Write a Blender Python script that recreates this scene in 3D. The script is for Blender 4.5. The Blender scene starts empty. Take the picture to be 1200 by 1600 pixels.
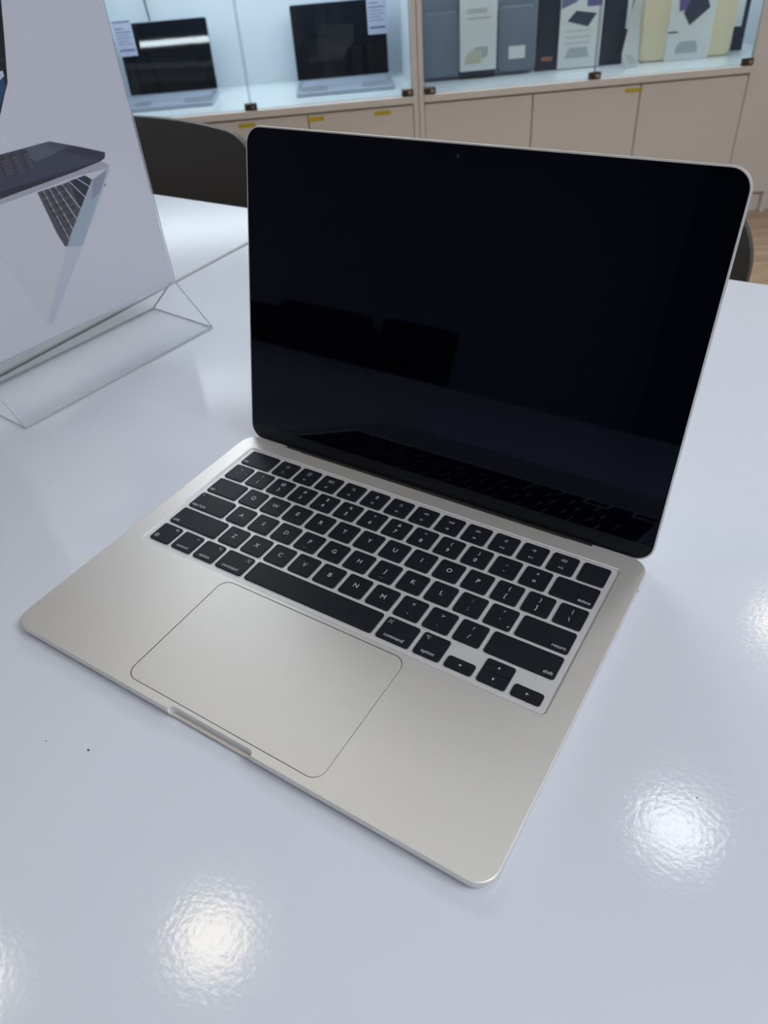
import bpy, bmesh, math, random
from mathutils import Vector, Matrix
random.seed(4)
SC = bpy.context.scene
COL = SC.collection
R = math.radians

# ------------------------------------------------------------------ camera
TZ = 0.75                      # table top
DECK = 7.3                     # laptop deck above table, mm
CAM = Vector((0.35489, -0.12223, TZ + (309.744 + DECK) / 1000))
xr = Vector((0.84746204, 0.52660707, -0.06703053))
yd = Vector((0.29417824, -0.57097677, -0.7664494))
zf = Vector((-0.44189055, 0.62981785, -0.63879748))
cd = bpy.data.cameras.new('camera')
cam = bpy.data.objects.new('camera', cd); COL.objects.link(cam)
m = Matrix((( xr.x, -yd.x, -zf.x, CAM.x), (xr.y, -yd.y, -zf.y, CAM.y), (xr.z, -yd.z, -zf.z, CAM.z), (0, 0, 0, 1)))
cam.matrix_world = m
cd.sensor_fit = 'VERTICAL'; cd.sensor_height = 36.0
cd.lens = 1160.9 / 1600 * 36.0
cd.clip_start = 0.01; cd.clip_end = 60
cd.dof.use_dof = True; cd.dof.focus_distance = 0.42; cd.dof.aperture_fstop = 15
SC.camera = cam

# ------------------------------------------------------------------ world, view, lights
w = bpy.data.worlds.new('world'); SC.world = w; w.use_nodes = True
w.node_tree.nodes['Background'].inputs[0].default_value = (0.75, 0.85, 1.0, 1)
w.node_tree.nodes['Background'].inputs[1].default_value = 0.5
SC.view_settings.view_transform = 'Standard'; SC.view_settings.look = 'None'
SC.view_settings.exposure = 0.05; SC.view_settings.gamma = 1.0
SC.view_settings.use_curve_mapping = False
SC.cycles.transparent_max_bounces = 32

LAMP_DISC = 12.5        # radiance of the ceiling downlights
FILL_W = 24.0         # base watts of each added fill panel
STRIP_W = 2.9          # watts of each cabinet strip
def area(name, loc, rot, sx, sy, watts, color):
    l = bpy.data.lights.new(name, 'AREA'); l.shape = 'RECTANGLE'; l.size = sx; l.size_y = sy
    l.energy = watts; l.color = color
    o = bpy.data.objects.new(name, l); COL.objects.link(o); o.location = loc; o.rotation_euler = rot
    return o
FILLS = [(-1.40, 2.35), (2.15, 0.5), (1.45, -0.45)]  # out-of-view fill lights added to raise the general room light
FILL_K = [0.9, 1.6, 0.3]
for i, (x, y) in enumerate(FILLS):
    area('panel_lamp', (x, y, 2.655), (0, 0, R(36)), 1.15, 1.15, FILL_W * FILL_K[i], (0.90, 0.955, 1.0))

# ------------------------------------------------------------------ materials
def mat(name, col, rough=0.5, metal=0.0, emit=None, es=1.0, ior=1.5, spec=None, coat=0):
    m = bpy.data.materials.new(name); m.use_nodes = True
    b = m.node_tree.nodes['Principled BSDF']
    b.inputs['Base Color'].default_value = (*col, 1); b.inputs['Roughness'].default_value = rough
    b.inputs['Metallic'].default_value = metal; b.inputs['IOR'].default_value = ior
    if spec is not None: b.inputs['Specular IOR Level'].default_value = spec
    if coat: b.inputs['Coat Weight'].default_value = coat; b.inputs['Coat Roughness'].default_value = 0.04
    if emit: b.inputs['Emission Color'].default_value = (*emit, 1); b.inputs['Emission Strength'].default_value = es
    return m
def noise_bump(m, scale, strength, dist=0.001, detail=2, col_amt=0, scale2=None):
    nt = m.node_tree; b = nt.nodes['Principled BSDF']
    tc = nt.nodes.new('ShaderNodeTexCoord'); n = nt.nodes.new('ShaderNodeTexNoise')
    n.inputs['Scale'].default_value = scale; n.inputs['Detail'].default_value = detail
    nt.links.new(tc.outputs['Object'], n.inputs['Vector'])
    bp = nt.nodes.new('ShaderNodeBump'); bp.inputs['Strength'].default_value = strength; bp.inputs['Distance'].default_value = dist
    nt.links.new(n.outputs['Fac'], bp.inputs['Height']); nt.links.new(bp.outputs['Normal'], b.inputs['Normal'])
    if col_amt:
        mx = nt.nodes.new('ShaderNodeMix'); mx.data_type = 'RGBA'; mx.blend_type = 'MULTIPLY'
        base = b.inputs['Base Color'].default_value[:]
        n2 = nt.nodes.new('ShaderNodeTexNoise'); n2.inputs['Scale'].default_value = scale2 or scale; n2.inputs['Detail'].default_value = 4
        nt.links.new(tc.outputs['Object'], n2.inputs['Vector'])
        rp = nt.nodes.new('ShaderNodeMapRange'); rp.inputs['To Min'].default_value = 1 - col_amt; rp.inputs['To Max'].default_value = 1 + col_amt
        nt.links.new(n2.outputs['Fac'], rp.inputs['Value'])
        mx.inputs['Factor'].default_value = 1; mx.inputs['A'].default_value = base
        nt.links.new(rp.outputs['Result'], mx.inputs['B']); nt.links.new(mx.outputs['Result'], b.inputs['Base Color'])
    return m
def clear(name, tint, ior=1.45, gloss_rough=0.0):
    """thin clear sheet: straight-through transmission plus a Fresnel reflection"""
    m = bpy.data.materials.new(name); m.use_nodes = True; nt = m.node_tree; nt.nodes.clear()
    out = nt.nodes.new('ShaderNodeOutputMaterial'); mx = nt.nodes.new('ShaderNodeMixShader')
    tr = nt.nodes.new('ShaderNodeBsdfTransparent'); tr.inputs[0].default_value = (*tint, 1)
    gl = nt.nodes.new('ShaderNodeBsdfGlossy'); gl.inputs['Roughness'].default_value = gloss_rough
    fr = nt.nodes.new('ShaderNodeFresnel'); fr.inputs['IOR'].default_value = ior
    ge = nt.nodes.new('ShaderNodeNewGeometry'); sb = nt.nodes.new('ShaderNodeMath'); sb.operation = 'SUBTRACT'; sb.inputs[0].default_value = 1
    mu = nt.nodes.new('ShaderNodeMath'); mu.operation = 'MULTIPLY'
    nt.links.new(ge.outputs['Backfacing'], sb.inputs[1]); nt.links.new(sb.outputs[0], mu.inputs[0]); nt.links.new(fr.outputs[0], mu.inputs[1])
    nt.links.new(mu.outputs[0], mx.inputs[0]); nt.links.new(tr.outputs[0], mx.inputs[1]); nt.links.new(gl.outputs[0], mx.inputs[2])
    nt.links.new(mx.outputs[0], out.inputs[0])
    return m
M = {}
M['table'] = noise_bump(mat('table_laminate', (0.655, 0.685, 0.76), 0.095, ior=1.48), 420, 0.17, 0.0003, 2)
M['table_bevel'] = mat('table_bevel', (0.42, 0.44, 0.48), 0.6, spec=.2)
M['table_edge'] = mat('table_edge', (0.60, 0.63, 0.68), 0.35)
M['alu'] = noise_bump(mat('champagne_aluminium', (0.80, 0.785, 0.76), 0.50, 0.85), 4000, 0.05, 0.0001)
M['alu_pad'] = noise_bump(mat('trackpad_surface', (0.79, 0.778, 0.757), 0.49, 0.85), 4000, 0.03, 0.0001)
M['alu_well'] = mat('well_aluminium', (0.69, 0.685, 0.70), 0.5, 0.5)
M['gap'] = mat('dark_gap', (0.03, 0.03, 0.03), 0.8)
M['key'] = noise_bump(mat('key_plastic', (0.0085, 0.0095, 0.0145), 0.5, spec=0.25), 3000, 0.1, 0.0001)
M['legend'] = mat('key_legend', (0.50, 0.52, 0.56), 0.6)
M['glass'] = mat('screen_glass', (0.0008, 0.0009, 0.0020), 0.03, ior=1.38)
M['display'] = mat('display_off', (0.0009, 0.0010, 0.0030), 0.03, ior=1.38)
for k_ in ('glass', 'display'): M[k_].node_tree.nodes['Principled BSDF'].inputs['Specular Tint'].default_value = (0.55, 0.65, 1.0, 1)
M['chin'] = mat('hinge_strip', (0.007, 0.0085, 0.012), 0.35, ior=1.35)
M['black'] = mat('black_plastic', (0.006, 0.006, 0.007), 0.45)
M['lens'] = mat('lens', (0.02, 0.022, 0.03), 0.2)
M['chair'] = noise_bump(mat('chair_shell', (0.080, 0.074, 0.071), 0.6), 300, 0.15, 0.0005)
M['chair_leg'] = mat('chair_leg', (0.05, 0.048, 0.045), 0.45, 0.5)
M['chair_far'] = mat('chair_fabric_dark', (0.02, 0.02, 0.024), 0.8)
M['cab'] = noise_bump(mat('cabinet_laminate', (0.77, 0.71, 0.665), 0.42), 200, 0.05, 0.0005, col_amt=0.03, scale2=3)
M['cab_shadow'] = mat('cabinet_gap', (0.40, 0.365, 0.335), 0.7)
M['cab_in'] = mat('cabinet_interior', (0.62, 0.70, 0.76), 0.45)
M['shelf'] = mat('cabinet_shelf', (0.68, 0.76, 0.80), 0.2)
M['strip'] = mat('led_strip', (1, 1, 1), 0.5, emit=(0.90, 0.95, 1.0), es=3)
M['door_glass'] = clear('cabinet_glass', (0.955, 0.975, 0.975), 1.35)
M['glass_edge'] = mat('glass_edge', (0.10, 0.17, 0.15), 0.2)
M['clip'] = mat('clip_metal', (0.10, 0.09, 0.07), 0.3, 0.8)
M['clip_cap'] = mat('clip_cap', (0.6, 0.6, 0.6), 0.2, 1.0)
M['yellow'] = mat('yellow_tape', (0.62, 0.47, 0.01), 0.6)
M['white'] = mat('paint_white', (0.72, 0.74, 0.76), 0.7)
M['wall'] = noise_bump(mat('wall_paint', (0.60, 0.63, 0.68), 0.8), 60, 0.1, 0.001)
M['ceil'] = mat('ceiling_paint', (0.62, 0.64, 0.68), 0.9)
M['lamp'] = mat('lamp_diffuser', (1, 1, 1), 0.4, emit=(0.92, 0.97, 1.0), es=LAMP_DISC)
M['lamp_warm'] = mat('lamp_diffuser_warm', (1, 1, 1), 0.4, emit=(1.0, 0.86, 0.64), es=LAMP_DISC)
M['panel'] = mat('panel_diffuser', (0.9, 0.9, 0.9), 0.5, emit=(0.93, 0.97, 1.0), es=2.0)  # glow of the added fill panels
M['acrylic'] = clear('clear_acrylic', (0.996, 0.996, 0.997), 1.45)
M['acrylic_edge'] = mat('acrylic_edge', (0.66, 0.68, 0.71), 0.15)
M['acrylic_dark'] = mat('acrylic_edge_dark', (0.46, 0.48, 0.51), 0.15)
def paper(name, c, rough=0.55): return mat(name, c, rough)
M['poster'] = paper('poster_paper', (0.60, 0.605, 0.69), 0.35)

def wood():
    m = mat('wood_floor', (0.42, 0.28, 0.17), 0.4); nt = m.node_tree; b = nt.nodes['Principled BSDF']
    tc = nt.nodes.new('ShaderNodeTexCoord'); mp = nt.nodes.new('ShaderNodeMapping'); mp.inputs['Scale'].default_value = (1.2, 14, 1)
    oi = nt.nodes.new('ShaderNodeObjectInfo')
    n = nt.nodes.new('ShaderNodeTexNoise'); n.inputs['Scale'].default_value = 3; n.inputs['Detail'].default_value = 6
    cr = nt.nodes.new('ShaderNodeValToRGB')
    cr.color_ramp.elements[0].color = (0.30, 0.195, 0.115, 1); cr.color_ramp.elements[1].color = (0.56, 0.40, 0.26, 1)
    cr.color_ramp.elements[0].position = 0.3; cr.color_ramp.elements[1].position = 0.7
    va = nt.nodes.new('ShaderNodeVectorMath'); va.operation = 'ADD'
    nt.links.new(tc.outputs['Object'], va.inputs[0]); nt.links.new(oi.outputs['Location'], va.inputs[1])
    nt.links.new(va.outputs[0], mp.inputs[0]); nt.links.new(mp.outputs[0], n.inputs['Vector'])
    nt.links.new(n.outputs['Fac'], cr.inputs[0]); nt.links.new(cr.outputs[0], b.inputs['Base Color'])
    return m
M['wood'] = wood()

# ------------------------------------------------------------------ helpers
class MB:
    def __init__(s): s.v = []; s.f = []; s.mi = []; s.mats = []
    def slot(s, m):
        if m not in s.mats: s.mats.append(m)
        return s.mats.index(m)
    def add(s, vs, fs, m):
        k = len(s.v); i = s.slot(m); s.v += [tuple(v) for v in vs]
        for f in fs: s.f.append([a + k for a in f]); s.mi.append(i)
    def box(s, a, b, m, bev=0.0):
        x0, y0, z0 = a; x1, y1, z1 = b
        if bev <= 0:
            vs = [(x, y, z) for z in (z0, z1) for x, y in ((x0, y0), (x1, y0), (x1, y1), (x0, y1))]
            s.add(vs, [(3, 2, 1, 0), (4, 5, 6, 7), (0, 1, 5, 4), (1, 2, 6, 5), (2, 3, 7, 6), (3, 0, 4, 7)], m)
        else:
            rings = []
            for z, i in ((z0, bev), (z0 + bev, 0), (z1 - bev, 0), (z1, bev)):
                rings.append([(x, y, z) for x, y in rr(x0 + i, x1 - i, y0 + i, y1 - i, max(bev * 1.0, 1e-5), 1)])
            s.loft(rings, m)
    def loft(s, rings, m, cap0=True, cap1=True, closed=True):
        n = len(rings[0]); vs = [p for r in rings for p in r]; fs = []
        for k in range(len(rings) - 1):
            for i in range(n if closed else n - 1):
                j = (i + 1) % n
                fs.append((k * n + i, k * n + j, (k + 1) * n + j, (k + 1) * n + i))
        if cap0: fs.append(tuple(reversed(range(n))))
        if cap1: fs.append(tuple(range((len(rings) - 1) * n, len(rings) * n)))
        s.add(vs, fs, m)
    def cyl(s, c, r, z0, z1, m, n=24, r2=None):
        r2 = r if r2 is None else r2
        s.loft([[(c[0] + q * math.cos(2 * math.pi * i / n), c[1] + q * math.sin(2 * math.pi * i / n), z) for i in range(n)] for q, z in ((r, z0), (r2, z1))], m)
    def tube(s, pts, r, m, n=10):
        rings = []; pts = [Vector(p) for p in pts]
        for i, p in enumerate(pts):
            t = (pts[min(i + 1, len(pts) - 1)] - pts[max(i - 1, 0)]).normalized()
            a = t.cross(Vector((0, 0, 1)) if abs(t.z) < 0.95 else Vector((1, 0, 0))).normalized(); b = t.cross(a)
            rad = r if not isinstance(r, (list, tuple)) else r[i]
            rings.append([p + rad * (math.cos(2 * math.pi * k / n) * a + math.sin(2 * math.pi * k / n) * b) for k in range(n)])
        s.loft(rings, m)
    def poly(s, pts, th, m):
        """flat outline given counter-clockwise in x,y with thickness th up in z; pts may be (x,y,z0)"""
        n = len(pts)
        lo = [(p[0], p[1], p[2]) for p in pts]; hi = [(p[0], p[1], p[2] + th) for p in pts]
        s.loft([lo, hi], m)
    def build(s, name, parent=None, tf=None, smooth=False, auto=40, sc=1.0):
        me = bpy.data.meshes.new(name)
        vs = [(tf(v) if tf else v) for v in s.v]
        if sc != 1.0: vs = [(a * sc, b * sc, c * sc) for a, b, c in vs]
        me.from_pydata(vs, [], s.f)
        for m in s.mats: me.materials.append(m)
        for p, i in zip(me.polygons, s.mi): p.material_index = i
        bm = bmesh.new(); bm.from_mesh(me); bmesh.ops.recalc_face_normals(bm, faces=bm.faces[:]); bm.to_mesh(me); bm.free()
        if smooth:
            for p in me.polygons: p.use_smooth = True
            try: me.set_sharp_from_angle(angle=R(auto))
            except Exception: pass
        o = bpy.data.objects.new(name, me); COL.objects.link(o)
        if parent: o.parent = parent
        return o
def rr(x0, x1, y0, y1, r, n=6):
    pts = []
    for cx, cy, a0 in ((x1 - r, y0 + r, -90), (x1 - r, y1 - r, 0), (x0 + r, y1 - r, 90), (x0 + r, y0 + r, 180)):
        for i in range(n + 1):
            a = R(a0 + 90 * i / n); pts.append((cx + r * math.cos(a), cy + r * math.sin(a)))
    return pts
def ring(x0, x1, y0, y1, r, z, n=6): return [(x, y, z) for x, y in rr(x0, x1, y0, y1, r, n)]
def thing(name, label, cat, loc=(0, 0, 0), rz=0.0, group=None):
    o = bpy.data.objects.new(name, None); COL.objects.link(o); o.location = loc; o.rotation_euler = (0, 0, rz)
    o.empty_display_size = 0.05
    o['label'] = label; o['category'] = cat
    if group: o['group'] = group
    return o
def tag(o, label, cat, group=None):
    o['label'] = label; o['category'] = cat
    if group: o['group'] = group
    return o
def boolean(target, cutters, op='DIFFERENCE'):
    for c in cutters:
        md = target.modifiers.new('b', 'BOOLEAN'); md.object = c; md.operation = op; md.material_mode = 'TRANSFER'; md.solver = 'EXACT'
    bpy.context.view_layer.update()
    dg = bpy.context.evaluated_depsgraph_get()
    me = bpy.data.meshes.new_from_object(target.evaluated_get(dg))
    target.modifiers.clear(); target.data = me
    for c in cutters:
        d = c.data; bpy.data.objects.remove(c); bpy.data.meshes.remove(d)
    return target

# ------------------------------------------------------------------ room (cabinet frame: s along the cabinets, o inward, z up)
CA = R(36); CO = Vector((-0.033, 3.190, 0))
cdir = Vector((math.cos(CA), math.sin(CA), 0)); cin = Vector((-math.sin(CA), math.cos(CA), 0))
def cp(s, o, z=0.0): return CO + cdir * (s / 1000) + cin * (o / 1000) + Vector((0, 0, z))
ROOM_S = (-5.3, 3.4); ROOM_O = (-6.2, 0.74); H = 2.7
def room_box(name, a, b, m, kind=True):
    q = MB(); q.box(a, b, m)
    o = q.build(name); o.location = CO; o.rotation_euler = (0, 0, CA)
    o['kind'] = 'structure'
    return o
S0, S1 = ROOM_S; O0, O1 = ROOM_O
floor = room_box('floor', (S0 - .1, O0 - .1, -0.12), (S1 + .1, O1 + .1, -0.012), mat('floor_base', (0.2, 0.14, 0.09), 0.8))
pw, pl = 0.19, 1.25
pm = MB(); pm.box((0.0008, 0.0008, 0), (pl - .0008, pw - .0008, 0.012), M['wood'], 0.0008)
plank0 = pm.build('plank', floor); first = True
row = 0; y = O0
while y < O1 - 0.02:
    x = S0 - (row * 0.47) % pl
    while x < S1:
        if x + pl > S0 + .02:
            pk = plank0 if first else plank0.copy()
            if not first: COL.objects.link(pk)
            first = False
            xa = max(x, S0 - .1 + 0.0); pk.parent = floor; pk.location = (xa if x >= S0 - .1 else S0 - .1, y, -0.012)
            if x < S0 - .1: pk.scale = ((x + pl - (S0 - .1)) / pl, 1, 1)
            if x + pl > S1 + .1: pk.scale = ((S1 + .1 - x) / pl, 1, 1)
        x += pl
    y += pw; row += 1
room_box('ceiling', (S0 - .1, O0 - .1, H), (S1 + .1, O1 + .1, H + .1), M['ceil'])
room_box('wall_back', (S0 - .1, O1, 0), (S1 + .1, O1 + .1, H), M['wall'])
room_box('wall_front', (S0 - .1, O0 - .1, 0), (S1 + .1, O0, H), mat('wall_paint_blue', (0.20, 0.24, 0.36), .8))
room_box('wall_left', (S0 - .1, O0, 0), (S0, O1, H), M['wall'])
room_box('wall_right', (S1, O0, 0), (S1 + .1, O1, H), M['wall'])

# ceiling lights
def downlight(x, y, r, mt, label):
    t = thing('ceiling_downlight', label, 'ceiling light', (x, y, H - 0.022), 0, 'round ceiling downlights')
    a = MB(); n = 40
    def c(q, z): return [(q * math.cos(2 * math.pi * i / n), q * math.sin(2 * math.pi * i / n), z) for i in range(n)]
    a.loft([c(r + .012, .022), c(r + .014, .004), c(r + .008, 0), c(r, .002), c(r - .002, .010), c(r - .002, .021)], M['white'], False, False)
    a.build('trim_ring', t, smooth=True)
    b = MB(); b.loft([c(r - .004, .006), c(r - .004, .012)], mt); b.build('diffuser', t)
downlight(0.391, 1.229, 0.105, M['lamp'], 'cool white downlight mirrored at the lower right of the table')
downlight(-0.640, 0.262, 0.105, M['lamp_warm'], 'warm downlight mirrored on the table at bottom centre left')
downlight(0.520, 2.240, 0.105, M['lamp_warm'], 'warm downlight mirrored on the table at the right edge')
downlight(-2.998, 1.737, 0.095, M['lamp_warm'], 'downlight mirrored faintly on the table beside the sign holder')
downlight(-1.165, -0.19, 0.105, M['lamp_warm'], 'downlight mirrored at the bottom left corner of the table')
for i, (x, y) in enumerate(FILLS):  # panel housings made up for the added fill lights
    t = thing('ceiling_panel_light', ['square ceiling light panel over the far side of the left table', 'square ceiling light panel past the right end of the table', 'square ceiling light panel right of the camera'][i], 'ceiling light', (x, y, H - .04), CA, 'square ceiling light panels')
    a = MB()
    for q in (((-.62, -.62, 0), (.62, -.59, .04)), ((-.62, .59, 0), (.62, .62, .04)), ((-.62, -.59, 0), (-.59, .59, .04)), ((.59, -.59, 0), (.62, .59, .04))): a.box(*q, M['white'])
    a.build('frame', t)
    b = MB(); b.box((-.59, -.59, .012), (.59, .59, .04), M['panel']); b.build('diffuser', t)

wl = thing('linear_wall_light', 'long horizontal light strip on the wall behind, mirrored in the left display laptop', 'wall light', tuple(CO + cdir * -3.45 + cin * (O0 + .03) + Vector((0, 0, 1.27))), CA)
a = MB(); a.box((-.95, -.028, -.06), (.95, -.0, .06), M['white'], .004); a.build('housing', wl)
a = MB(); a.box((-.93, 0, -.026), (.93, .006, .026), mat('strip_glow', (1, 1, 1), .5, emit=(.88, .95, 1.0), es=17)); a.build('diffuser', wl)

# ------------------------------------------------------------------ tables
def table(name, x0, x1, y0, y1, label):
    t = thing(name, label, 'table', ((x0 + x1) / 2, (y0 + y1) / 2, 0), 0, 'white glossy tables')
    hx, hy = (x1 - x0) / 2, (y1 - y0) / 2
    a = MB(); e = 0.0028
    rings = [ring(-hx, hx, -hy, hy, .003, TZ - .03), ring(-hx, hx, -hy, hy, .003, TZ - e)]
    a.loft(rings, M['table_edge'], True, False)
    rings = [ring(-hx, hx, -hy, hy, .003, TZ - e), ring(-hx + .0008, hx - .0008, -hy + .0008, hy - .0008, .003, TZ - .0008), ring(-hx + e, hx - e, -hy + e, hy - e, .003, TZ)]
    a.loft(rings, M['table_bevel'], False, False)
    a.loft(rings[-1:] + [[(x, y, TZ) for x, y, z in rings[-1]]], M['table'], False, True)
    a.build('tabletop', t)
    f = MB()
    for q in (((-hx + .08, -hy + .08), (hx - .08, -hy + .1)), ((-hx + .08, hy - .1), (hx - .08, hy - .08)), ((-hx + .08, -hy + .1), (-hx + .1, hy - .1)), ((hx - .1, -hy + .1), (hx - .08, hy - .1))):
        f.box((q[0][0], q[0][1], TZ - .09), (q[1][0], q[1][1], TZ - .03), M['white'])
    f.build('apron', t)
    for sx in (-1, 1):
        for sy in (-1, 1):
            l = MB(); cx, cy = sx * (hx - .11), sy * (hy - .11)
            l.box((cx - .025, cy - .025, 0), (cx + .025, cy + .025, TZ - .03), M['white'], .002); l.build('leg', t)
    return t
table('table', -0.2832, 1.05, -0.55, 0.657, 'white glossy table that carries the open laptop')
table('table', -1.62, -0.2852, -0.55, 0.657, 'white glossy table beyond the seam, behind the sign holder')

# tiny marks on the table
def speck(name, x, y, r, label):
    a = MB(); n = 7; random.seed(int(x * 1e4) & 0xffff)
    rad = [r * random.uniform(.5, 1.2) for _ in range(n)]
    a.loft([[(rad[i] * q * math.cos(6.283 * i / n), rad[i] * .5 * q * math.sin(6.283 * i / n), z) for i in range(n)] for q, z in ((1, 0), (.7, .00025))], M['gap'])
    o = a.build(name); o.location = (x, y, TZ); tag(o, label, 'crumb'); return o

# ------------------------------------------------------------------ laptop
W, D = 304.1, 215.0
lap = thing('laptop', 'open pale champagne laptop with black keys and dark screen on the white table', 'laptop', (0, 0, TZ + DECK / 1000), 0)
K = 0.001
def body_rings(zs): return [ring(i, W - i, i, D - i, 11.0 - i * .5, z, 14) for z, i in zs]
b = MB()
b.loft(body_rings([(-6.4, 4.0), (-6.0, 2.0), (-5.2, .7), (-4.2, .1), (-3.4, 0), (-0.45, 0), (-0.18, .08), (-0.05, .22), (0, .45)]), M['alu'])
base = b.build('base', lap, sc=K)
WX, WY0, WY1 = 12.7, 87.8, 202.3
c1 = MB(); c1.loft([ring(WX, W - WX, WY0, WY1, 3.2, .2, 8), ring(WX + .05, W - WX - .05, WY0 + .05, WY1 - .05, 3.2, 0.0, 8), ring(WX + .35, W - WX - .35, WY0 + .35, WY1 - .35, 2.9, -.12, 8), ring(WX + .8, W - WX - .8, WY0 + .8, WY1 - .8, 2.6, -.42, 8), ring(WX + 1.2, W - WX - 1.2, WY0 + 1.2, WY1 - 1.2, 2.4, -1.0, 8), ring(WX + 1.25, W - WX - 1.25, WY0 + 1.25, WY1 - 1.25, 2.4, -1.1, 8)], M['alu_well'])
TX, TY0, TY1 = 88.4, 5.1, 85.6
c2 = MB(); c2.loft([ring(TX, W - TX, TY0, TY1, 7.0, .2, 10), ring(TX, W - TX, TY0, TY1, 7.0, -1.3, 10)], M['gap'])
c3 = MB()
nx0, nx1 = W / 2 - 27.4, W / 2 + 27.4
def notch(z, y): return [(x, yy, z) for x, yy in rr(nx0 + (0.0), nx1, -14, y, 3.0, 8)]
c3.loft([notch(.3, 3.15), notch(-.2, 3.1), notch(-3.9, 2.75), notch(-4.8, 2.1), notch(-5.1, .5), notch(-5.2, -.4)], M['alu'])
c4 = MB(); c4.box((34.5, D - 1.9, -12), (W - 34.5, D + 5, 2), M['black'])
c4b = MB(); c4b.box((50, D - 2.3, -12), (W - 50, D + 5, 2), M['black'])
cut = [c.build('cut', lap, sc=K) for c in (c1, c2, c3, c4, c4b)]
c5 = MB(); c5.loft([[(W - 3 + xx, 192.1 + 1.75 * math.cos(6.2832 * i / 20), -2.9 + 1.75 * math.sin(6.2832 * i / 20)) for i in range(20)] for xx in (0, 6)], M['gap'])
cut.append(c5.build('cut', lap, sc=K))
boolean(base, cut)
bm = bmesh.new(); bm.from_mesh(base.data)
for e in bm.edges:
    if len(e.link_faces) == 2:
        a_, b_ = e.link_faces; flat = [abs(q.normal.z) > .9995 for q in (a_, b_)]
        e.smooth = not (flat[0] or flat[1]) and e.calc_face_angle(0) < R(28)
    else: e.smooth = False
for q in bm.faces: q.smooth = True
bm.to_mesh(base.data); bm.free()
f = MB()
for fx, fy in ((18, 18), (W - 18, 18), (18, D - 20), (W - 18, D - 20)):
    f = MB(); f.cyl((fx, fy), 6.5, -7.3, -6.3, M['black'], 28); f.build('rubber_foot', lap, sc=K)
# trackpad
t = MB(); g = .36
t.loft([ring(TX + g, W - TX - g, TY0 + g, TY1 - g, 6.7, -1.0, 10), ring(TX + g, W - TX - g, TY0 + g, TY1 - g, 6.7, -.14, 10)], M['gap'], True, False)
t.loft([ring(TX + g, W - TX - g, TY0 + g, TY1 - g, 6.7, -.14, 10), ring(TX + g + .1, W - TX - g - .1, TY0 + g + .1, TY1 - g - .1, 6.6, -.04, 10)], M['alu_pad'], False, True)
tp = t.build('trackpad', lap, sc=K); tp['label'] = 'large smooth trackpad outlined by a thin dark gap'
j = MB(); j.loft([[(W - 2.4 + xx, 192.1 + 1.7 * math.cos(6.2832 * i / 20), -2.9 + 1.7 * math.sin(6.2832 * i / 20)) for i in range(20)] for xx in (0, 1.0)], M['black'])
j.build('headphone_jack', lap, sc=K)

# lid: lid coordinates (x, s up the lid, w towards the viewer)
YH, ZH, AN, LL, GI = 216.72, -2.53, 1.3245, 211.04, 1.03
ca, sa = math.cos(AN), math.sin(AN)
def lt(v): x, s, w_ = v; return (x, YH + s * ca - w_ * sa, ZH + s * sa + w_ * ca)
l = MB()
def lr(i, wz, n=14): return ring(i, W - i, -.2 + i, LL + GI - i, 11.2 - i * .6, wz, n)
l.loft([lr(5, -4.3), lr(2.2, -4.05), lr(.8, -3.5), lr(.15, -2.7), lr(0, -2.0), lr(0, -.45), lr(.1, -.22), lr(.35, -.1)], M['alu'])
lid = l.build('lid', lap, tf=lt, sc=K, smooth=True, auto=35)
gl = MB(); gl.loft([ring(GI, W - GI, .9, LL, 10.2, -.6, 14), ring(GI, W - GI, .9, LL, 10.2, -.02, 14), ring(GI + .12, W - GI - .12, 1.02, LL - .12, 10.1, .06, 14)], M['glass'])
glo = gl.build('screen_glass', lid, tf=lt, sc=K, smooth=True, auto=25)
# display area with camera notch
dx0, dx1, ds0, ds1 = 7.2, W - 7.2, 16.6, LL - 3.4
o = []
pts = rr(dx0, dx1, ds0, ds1, 5.5, 8)
top = []
for p in pts:
    top.append(p)
out = []
for i, p in enumerate(top):
    out.append(p)
    if i == 17:   # after the top right corner: insert the notch
        for q in rr(W / 2 - 13, W / 2 + 13, ds1 - 5.6, ds1 + 6, 1.6, 3):
            pass
        out += [(W / 2 + 13, ds1), (W / 2 + 13, ds1 - 4.2), (W / 2 + 12.2, ds1 - 5.2), (W / 2 + 11, ds1 - 5.6), (W / 2 - 11, ds1 - 5.6), (W / 2 - 12.2, ds1 - 5.2), (W / 2 - 13, ds1 - 4.2), (W / 2 - 13, ds1)]
dd = MB(); dd.loft([[(x, y_, .061) for x, y_ in out], [(x, y_, .075) for x, y_ in out]], M['display'])
dd.build('display', lid, tf=lt, sc=K)
ch = MB(); cpts = [p for p in rr(GI + .15, W - GI - .15, 1.05, LL - 1, 10.1, 14) if p[1] <= 11.2]
cpts = sorted([p for p in cpts if p[0] < W / 2], key=lambda p: -p[1]) + sorted([p for p in cpts if p[0] > W / 2], key=lambda p: p[1])
cpts = [(GI + .15, 11.2)] + [p for p in cpts if p[1] < 11.15] + [(W - GI - .15, 11.2)]
ch.loft([[(x, y_, .061) for x, y_ in cpts], [(x, y_, .10) for x, y_ in cpts]], M['chin'])
ch.build('bottom_bezel_strip', lid, tf=lt, sc=K)
ln = MB(); ln.cyl((W / 2, 205.2), 1.1, .06, .09, M['lens'], 20); ln.build('camera_lens', lid, tf=lt, sc=K)
hg = MB(); hg.loft([[(x, 215.9 + 2.4 * math.cos(6.2832 * i / 20), -2.9 + 2.4 * math.sin(6.2832 * i / 20)) for i in range(20)] for x in (35.5, W - 35.5)], M['black'])
hg.build('hinge', lap, sc=K, smooth=True)

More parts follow.
